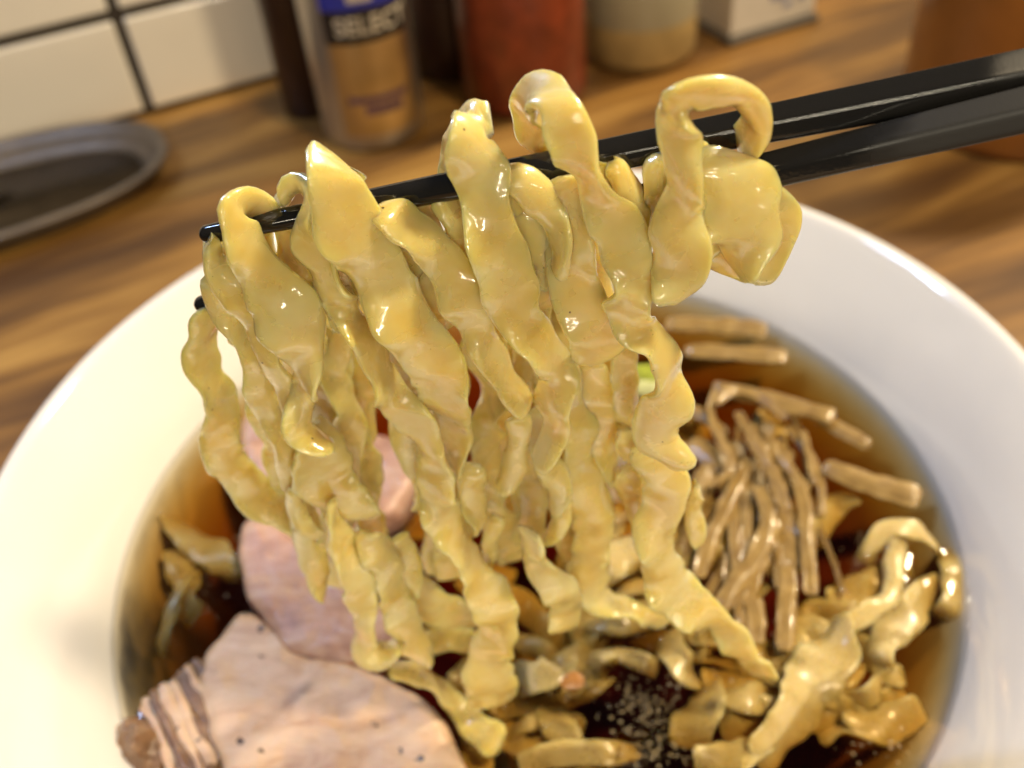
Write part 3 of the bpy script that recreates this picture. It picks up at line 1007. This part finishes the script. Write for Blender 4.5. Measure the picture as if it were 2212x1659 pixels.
SH_S = 'loose noodle lying half sunk in the brown broth'
SOUPN = [
 ('noodle arched above the broth by the bowl wall, beyond the bamboo shoots', 1.5, [(1868,1215,28,-2),(1888,1172,34,1),(1925,1142,46,2.5),(1975,1146,42,2.5),(2012,1170,32,0),(2030,1200,24,-2)]),
 ('noodle curving from the arched one down to the big noodle clump', 1.6, [(1945,1158,36,1),(1932,1210,42),(1930,1252,40),(1922,1290,42),(1880,1320,40),(1832,1346,32),(1812,1362,22,-3)]),
 ('short noodle touching the inner wall of the bowl', 0.3, [(2040,1180,30,-3),(2056,1220,50),(2062,1270,50),(2050,1312,42),(2030,1335,26,-3)]),
 ('plump noodle bend beside the big clump, nearer the bowl wall', 0.6, [(2030,1262,36,-3.5),(1990,1292,56),(1955,1335,80),(1918,1375,72),(1895,1415,54),(1900,1458,42,-3.5)]),
 ('largest noodle clump on the broth, broad and ridged', 0.9, [(1812,1330,40),(1806,1372,74),(1790,1420,112),(1762,1460,118),(1734,1510,92),(1706,1556,72),(1672,1600,62),(1630,1640,60)]),
 ('small leaf shaped noodle piece floating beside the big ridged clump', 0.3, [(1550,1500,40,-3),(1580,1508,62),(1620,1512,66),(1655,1495,40,-3)]),
 ('broad noodle piece sinking beside the patch of oil bubbles', 0.0, [(1535,1480,44,-3),(1522,1525,80),(1498,1570,92),(1480,1620,70,-3)]),
 ('noodle bent into a low arch above the oil bubbles', 0.6, [(1290,1468,32,-3),(1296,1424,40),(1340,1410,42),(1390,1432,46),(1425,1452,30,-3)]),
 ('noodle piece under the thin trailing tail of a lifted strand', 0.6, [(1440,1370,50,-3),(1456,1410,70),(1478,1450,66),(1505,1470,44,-3)]),
 ('deeply sunken noodle near the bowl wall beyond the big clump', -1.6, [(1830,1535,50),(1880,1570,80),(1940,1555,70),(1990,1520,40)]),
 ('noodle lying flat below the leaf shaped piece', 0.3, [(1500,1650,60),(1560,1640,76),(1620,1622,66),(1660,1600,46,-3)]),
 ('noodle piece between the slanting tail and the oil bubbles', 0.2, [(1180,1530,44,-3),(1206,1566,70),(1226,1600,60),(1232,1625,30,-3)]),
 ('pale noodle piece beside the square end of the coiled strand', 1.0, [(1108,1474,60,-3),(1150,1466,80),(1196,1452,76),(1228,1432,40,-3)]),
 ('thin noodle touching the tip of the slanting tail', 0.0, [(1100,1590,28,-3),(1145,1562,38),(1190,1536,34,-3)]),
 ('noodle lying flat below the patch of oil bubbles', 0.2, [(1120,1650,46),(1220,1630,52),(1310,1628,54),(1380,1622,40,-3)]),
 ('noodle sunk in the broth between the bowl wall and the pork', -0.6, [(368,1118,44,-3),(412,1160,60),(456,1192,72),(488,1226,62),(500,1262,44,-3)]),
 ('thin noodle curving under the broth beside the browned pork', -0.8, [(428,1235,30,-3),(398,1262,30),(374,1315,30),(356,1375,28),(350,1420,20,-3)]),
 ('pale smooth noodle fold lying flat behind the lifted bunch', 1.2, [(1292,1262,60,-3),(1312,1222,84),(1345,1200,84),(1382,1206,60),(1402,1226,30,-3)]),
 ('thin noodle crescent behind the long straight back strand', 0.4, [(1326,1102,24,-3),(1334,1136,28),(1318,1166,28),(1294,1180,18,-3)]),
 ('noodle lying flat under the end of the long back strand', 0.3, [(1250,1345,36,-3),(1300,1350,44),(1350,1352,44),(1400,1340,36,-3)]),
 ('sunken noodle between the pork and the coiled strand', -1.5, [(1030,1420,60),(1010,1460,70),(985,1490,50)]),
 ('sunken noodle under the ends of the bamboo shoots', -1.2, [(1700,1330,60),(1730,1380,70),(1720,1430,60)]),
 ('sunken noodle under the arched one by the bowl wall', -1.5, [(1850,1240,50),(1830,1290,70),(1790,1310,50)]),
]
SH_U = 'sunken noodle seen blurred beneath the surface of the broth'
ru = random.Random(33)
for k in range(27):
    if k < 24:
        x, y = ru.choice((ru.uniform(1000, 1260), ru.uniform(1480, 1800))), 1330 + 13 * k + ru.uniform(-20, 20)
        a = ru.uniform(-0.5, 0.35)
    else:
        x, y = ru.uniform(330, 400), ru.uniform(1120, 1200)
        a = ru.uniform(0.9, 1.5)
    pts = []
    w = ru.uniform(44, 68)
    for q in range(ru.randint(9, 14) if k < 24 else 5):
        p = on_h(x, y, SOUP_Z)
        if math.hypot(p.x, p.y) > 79 or math.hypot((x - 1400) / 1.1, y - 1560) < 110:
            break
        pts.append((x, y, w * ru.uniform(0.55, 1.15), ru.uniform(-1.0, 1.0)))
        a += ru.uniform(-0.7, 0.7) - 0.12 * a
        x += 50 * math.cos(a)
        y += 40 * math.sin(a)
    if len(pts) > 3:
        SOUPN.append((SH_U, -ru.uniform(2.2, 4.6), pts))
SH_D = 'deeply sunken noodle glimpsed as a shadowy ribbon under the broth'
for k in range(26):
    x, y = ru.uniform(1000, 1900), ru.uniform(1150, 1640)
    a = ru.uniform(0, 6.28)
    pts = []
    for q in range(9):
        p = on_h(x, y, SOUP_Z - 5)
        if math.hypot(p.x, p.y) > 68 or math.hypot((x - 1400) / 1.1, y - 1560) < 130:
            break
        pts.append((x, y, ru.uniform(50, 80), ru.uniform(-1.2, 1.2)))
        a += ru.uniform(-0.6, 0.6)
        x += 56 * math.cos(a)
        y += 40 * math.sin(a)
    if len(pts) > 3:
        SOUPN.append((SH_D, -ru.uniform(4.0, 8.5), pts))
for i, (lab, h, pts) in enumerate(SOUPN):
    if lab not in (SH_U, SH_D):
        h -= 1.35
    o = ribbon('noodle', pts, in_soup(h), 'wet_noodle', seed=200 + i, sgn=1 if i % 2 else -1, thick=1.3, frill=0.5, up=0.85, wmin=0.55)
    tag(o, lab, 'noodle', 'noodles in the broth')

# bamboo shoots: (label, height, thickness, [(x,y,w)])
SH_M = 'bamboo shoot strip in the tangle on the broth'
MEN = [
 ('thick straight bamboo shoot strip lying across the far side of the broth', 1.6, 3.0, [(1440,700,44),(1550,704,46),(1662,712,46)]),
 ('dark bamboo shoot strip sunk just in front of the thick straight one', 0.4, 3.0, [(1480,758,44),(1590,764,46),(1705,772,44)]),
 ('bamboo shoot strip with a cut square end on top of the tangle', 3.4, 2.6, [(1540,835,40),(1640,858,44),(1730,882,44),(1802,902,46)]),
 ('short bamboo shoot end poking towards the bowl wall', 1.0, 2.4, [(1770,905,36),(1830,938,40),(1882,968,38)]),
 ('slender bamboo shoot strip leaning across the tangle', 5.0, 1.6, [(1592,890,28),(1630,950,27),(1664,1010,27),(1690,1070,28),(1702,1100,20)]),
 ('thinnest straight bamboo shoot sliver behind the slender leaning strip', 2.0, 1.4, [(1735,930,20),(1748,985,20),(1762,1050,18)]),
 ('pale bamboo shoot strip wet and shiny beside the bowl wall', 1.6, 3.0, [(1780,1005,40),(1825,1026,56),(1890,1050,62),(1950,1066,64),(1992,1078,58)]),
 ('long straight bamboo shoot strip at the outer side of the fan', 2.2, 2.4, [(1724,1040,34),(1738,1100,40),(1746,1190,40),(1752,1285,42)]),
 ('bent bamboo shoot strip with a bright rough end', 2.6, 2.8, [(1640,1050,40),(1660,1100,48),(1656,1150,52),(1628,1210,52),(1590,1262,54),(1556,1318,46)]),
 ('bamboo shoot strip curving towards the lifted noodles', 1.4, 2.2, [(1622,990,36),(1590,1050,40),(1556,1120,42),(1526,1190,42),(1508,1250,36)]),
 ("short bamboo shoot sliver crossing the fan's top", 1.8, 1.8, [(1684,980,28),(1716,1026,30),(1745,1062,26)]),
 ('thread thin curly bamboo shoot fibre hooked over the tangle', 4.2, 1.2, [(1545,845,20),(1535,890,22),(1556,950,24),(1578,994,24),(1568,1026,22),(1526,1052,18)]),
 ('thin bamboo shoot fibre arched over the strip with the cut end', 5.5, 1.3, [(1548,872,22),(1580,842,28),(1630,850,30),(1672,880,28),(1700,908,20)]),
 ("wide dark bamboo shoot end sinking at the fan's lower tip", 0.4, 2.8, [(1704,1220,46),(1700,1300,50),(1694,1405,48)]),
 ('short stubby bamboo shoot end beside the wide dark one', 0.2, 2.2, [(1630,1290,44),(1632,1340,46),(1638,1390,40)]),
 ('orange tinted bamboo shoot strip behind the lifted noodles', 0.5, 2.6, [(1262,950,36),(1296,1005,42),(1340,1085,42)]),
 ('bamboo shoot strip just under the curly fibre', 1.6, 1.8, [(1470,872,30),(1520,900,32),(1570,940,28)]),
 ('chunky short bamboo shoot piece against the lifted noodles', 0.6, 3.0, [(1490,952,54),(1530,984,60),(1560,1010,50)]),
 ('bamboo shoot strip bending under the fan', 0.2, 2.4, [(1640,1110,40),(1700,1160,44),(1716,1230,40)]),
 ('broad bamboo shoot strip slanting under the chunky piece', 0.0, 2.6, [(1500,1060,50),(1540,1010,50),(1600,960,46)]),
]
rm = random.Random(12)
for k in range(38):
    x, y = rm.uniform(1540, 1720), rm.uniform(880, 1130)
    a = 1.57 + (1640 - x) / 260.0 + rm.gauss(0, 0.22)
    ln = rm.uniform(170, 310)
    bend = rm.uniform(-34, 34)
    w = rm.uniform(13, 32)
    hz = rm.uniform(-1.6, 0.9)
    lb_ = ('sunken ' if hz < -0.5 else '') + ('thin bamboo shoot fibre' if w < 23 else 'bamboo shoot strip' if w < 31 else 'broad bamboo shoot strip') + (' bowed sideways' if abs(bend) > 17 else ' lying straight') + ' in the fanned tangle'
    MEN.append((lb_, hz, rm.uniform(1.1, 1.8), [(x + ln * t * math.cos(a) + bend * math.sin(3.14 * t), y + ln * t * math.sin(a), w) for t in (0, .33, .66, 1)]))
for i, (lab, h, th, pts) in enumerate(MEN):
    o = ribbon('bamboo_shoot', pts, in_soup(h), 'menma', seed=400 + i, thick=th * 0.62, frill=0.16, nsec=30, ridge=0.13, tw=False, power=4.0, wn=0.12, up=0.6, wscale=0.85)
    tag(o, lab, 'bamboo shoot', 'bamboo shoots on the broth')

# small orange bit, scallion
gb = ribbon('seasoning_bit', [(1212, 1478, 20), (1240, 1470, 36), (1268, 1476, 20)], in_soup(0.8), 'ginger', seed=610, thick=1.2, frill=0.15, tw=False)
tag(gb, 'tiny orange flake floating on the broth', 'garnish')
sc = ribbon('scallion_piece', [(1352, 806, 34), (1395, 806, 36), (1432, 808, 34)], in_soup(2.6), 'scallion', seed=611, thick=2.6, frill=0.08, tw=False)
tag(sc, 'bright green scallion piece seen between hanging noodles', 'scallion')
sc2 = ribbon('scallion_piece', [(1350, 838, 30), (1395, 840, 34), (1430, 842, 30)], in_soup(1.2), 'scallion_pale', seed=612, thick=2.2, frill=0.08, tw=False)
tag(sc2, 'pale green scallion piece lying just below the bright green one', 'scallion')


def slab(name, poly, h, thick, material, bumpy=0.5, seed=0, rings=26, per=10, rr=2.2):
    """a slice whose outline lies in the broth's plane, raised by h"""
    pts = [on_h(x, y, SOUP_Z + h) for x, y in poly]
    loop = [(p.x, p.y) for p in pts]
    n0 = len(loop)
    dense = []
    for i in range(n0):
        p0, p1, p2, p3 = loop[i - 1], loop[i], loop[(i + 1) % n0], loop[(i + 2) % n0]
        for k in range(per):
            t = k / per
            dense.append(tuple(0.5 * (2 * b + (c - a) * t + (2 * a - 5 * b + 4 * c - d) * t * t + (3 * b - a - 3 * c + d) * t ** 3)
                               for a, b, c, d in zip(p0, p1, p2, p3)))
    n = len(dense)
    cx = sum(p[0] for p in dense) / n
    cy = sum(p[1] for p in dense) / n
    rad = min(math.hypot(p[0] - cx, p[1] - cy) for p in dense)
    off = Vector((seed * 3.1, seed * 1.7, seed))
    vs, fs = [], []
    levels = [(i / rings) for i in range(1, rings + 1)]
    z0 = SOUP_Z + h
    for t in levels:
        for (px, py) in dense:
            wob = 1 + 0.035 * noise.noise(Vector((px, py, 3)) * 0.22 + off)
            x, y = cx + (px - cx) * t * wob, cy + (py - cy) * t * wob
            d = (1 - t) * rad
            dz = 0.0 if d > rr else -(rr - math.sqrt(max(0.0, rr * rr - (rr - d) ** 2)))
            nz = bumpy * (noise.noise(Vector((x, y, 0)) * 0.12 + off) * 1.6 + noise.noise(Vector((x, y, 0)) * 0.4 + off) * 0.7 + noise.noise(Vector((x, y, 0)) * 1.1 + off) * 0.25)
            vs.append(Vector((x, y, z0 + dz + nz)))
    for (px, py) in dense:
        vs.append(Vector((px, py, z0 - thick)))
    ci = len(vs)
    vs.append(Vector((cx, cy, z0 + bumpy * noise.noise(Vector((cx, cy, 0)) * 0.12 + off) * 1.6)))
    cb_ = len(vs)
    vs.append(Vector((cx, cy, z0 - thick)))
    L = len(levels) + 1
    for i in range(L - 1):
        for k in range(n):
            k2 = (k + 1) % n
            fs.append((i * n + k, i * n + k2, (i + 1) * n + k2, (i + 1) * n + k)[::-1])
    for k in range(n):
        k2 = (k + 1) % n
        fs.append((ci, k, k2))
        fs.append((cb_, (L - 1) * n + k2, (L - 1) * n + k))
    SURF.extend([Vector((p[0], p[1], SOUP_Z)) for p in dense])
    return mk(name, vs, fs, material)


tag(slab('pork_slice', [(425,1440),(445,1390),(520,1314),(580,1345),(620,1395),(720,1420),(800,1440),(880,1480),(950,1540),(1000,1620),(1010,1720),(900,1780),(700,1790),(560,1760),(490,1690),(452,1600),(430,1530)],
         3.2, 6, 'pork', 0.45, 1), 'big pale pork slice dotted with pepper, floating flat on the broth', 'pork')
tag(slab('pork_slice', [(520,1120),(560,1105),(640,1150),(700,1230),(800,1290),(860,1350),(830,1400),(740,1418),(660,1405),(610,1390),(570,1330),(530,1280),(518,1230),(510,1170)],
         4.8, 7, 'pork_pink', 0.7, 2), 'pink folded pork slice behind the pale peppered one', 'pork')
tag(slab('pork_slice', [(515,930),(528,890),(560,872),(640,884),(760,920),(880,950),(900,1000),(860,1090),(740,1140),(650,1120),(600,1080),(545,1010),(520,970)],
         7.5, 9, 'pork_pink', 0.6, 3), 'rosy pork slice standing highest, half hidden behind lifted noodles', 'pork')
pe = slab('pork_edge', [(300,1515),(350,1468),(420,1420),(440,1480),(446,1560),(480,1650),(510,1730),(420,1740),(345,1650),(318,1580)],
          1.4, 6, 'pork_brown', 0.8, 4)
tag(pe, 'dark fibrous seared pork edge beside the pale peppered slice', 'pork')
rf = random.Random(8)
for k in range(20):
    t = k / 19
    x0, y0 = 306 + 112 * t, 1520 - 92 * t
    pts = []
    for q in range(6):
        u = q / 5
        pts.append((x0 + 92 * u + rf.uniform(-7, 7), y0 + 190 * u + rf.uniform(-8, 8), rf.uniform(14, 30)))
    fo = ribbon('fibre', pts, in_soup(1.6 + rf.uniform(-0.5, 1.0)), 'pork_brown' if rf.random() < 0.75 else 'pork', seed=700 + k, thick=1.4, frill=0.25, tw=False, parent=pe, surf=False)
pc = slab('pork_chunk', [(218,1575),(240,1530),(290,1520),(330,1560),(345,1620),(310,1665),(255,1665),(222,1620)], 4.6, 8, 'pork_brown', 2.2, 5, rr=6.0)
tag(pc, 'small browned pork chunk resting against the bowl wall', 'pork')

# ------------------------------------------------------------------ broth
kd_ = kdtree.KDTree(len(SURF))
for i, p in enumerate(SURF):
    kd_.insert((p.x, p.y, 0), i)
kd_.balance()
NR, NA = 210, 520
vs, fs = [], []
RS = 86.25
for i in range(1, NR + 1):
    r = RS * (i / NR) ** 0.9
    for k in range(NA):
        a = 2 * math.pi * k / NA
        x, y = r * math.cos(a), r * math.sin(a)
        d = kd_.find((x, y, 0))[2]
        z = SOUP_Z + 0.28 * math.exp(-d / 0.8) + 0.05 * noise.noise(Vector((x, y, 0)) * 0.18)
        z += 0.5 * math.exp(-(RS - r) / 0.8) if i < NR else 0.35
        vs.append((x, y, z))
prof = [(inner_r(z) + 0.35, z) for z in (49, 46, 42, 36, 30, 24, 19, 16, 14, 13)]
for r, z in prof:
    for k in range(NA):
        a = 2 * math.pi * k / NA
        vs.append((r * math.cos(a), r * math.sin(a), z - 0.3))
L = NR + len(prof)
for i in range(L - 1):
    for k in range(NA):
        k2 = (k + 1) % NA
        fs.append((i * NA + k, (i + 1) * NA + k, (i + 1) * NA + k2, i * NA + k2))
ci = len(vs); vs.append((0, 0, SOUP_Z))
cb_ = len(vs); vs.append((0, 0, 11.6))
for k in range(NA):
    k2 = (k + 1) % NA
    fs.append((ci, k, k2))
    fs.append((cb_, (L - 1) * NA + k2, (L - 1) * NA + k))
soup = mk('broth', vs, fs, 'soup')
tag(soup, 'clear dark soy broth filling the white bowl', 'soup')

# oil droplets and bubbles on the broth
rd = random.Random(5)
vs, fs = [], []


def dome(c, r, h):
    b0 = len(vs)
    ns = 10
    for j in range(3):
        e = j / 3 * math.pi / 2
        for k in range(ns):
            a = 2 * math.pi * k / ns
            vs.append((c.x + r * math.cos(e) * math.cos(a), c.y + r * math.cos(e) * math.sin(a), c.z + h * math.sin(e)))
    vs.append((c.x, c.y, c.z + h))
    for j in range(2):
        for k in range(ns):
            k2 = (k + 1) % ns
            fs.append((b0 + j * ns + k, b0 + j * ns + k2, b0 + (j + 1) * ns + k2, b0 + (j + 1) * ns + k))
    for k in range(ns):
        fs.append((b0 + 2 * ns + k, b0 + 2 * ns + (k + 1) % ns, b0 + 3 * ns))


for cx, cy, sx, sy, cnt in ((1400, 1530, 62, 55, 130), (1390, 1625, 80, 36, 110), (1500, 1440, 160, 90, 60), (1850, 1250, 90, 140, 50), (1650, 1330, 120, 100, 50),
                            (1900, 1600, 90, 50, 40), (1250, 1500, 160, 60, 50), (380, 1260, 90, 110, 26), (530, 1180, 30, 70, 26)):
    for _ in range(cnt):
        x, y = rd.gauss(cx, sx * 0.6), rd.gauss(cy, sy * 0.6)
        p = on_h(x, y, SOUP_Z + 0.05)
        if math.hypot(p.x, p.y) > 84:
            continue
        r = rd.choice((0.12, 0.15, 0.19, 0.24, 0.30, 0.42))
        dome(p, r, r * 0.45)
bub = mk('oil_bubbles', vs, fs, 'bubble', soup)
tag(bub, 'tiny glinting oil bubbles floating on the broth', kind='stuff')
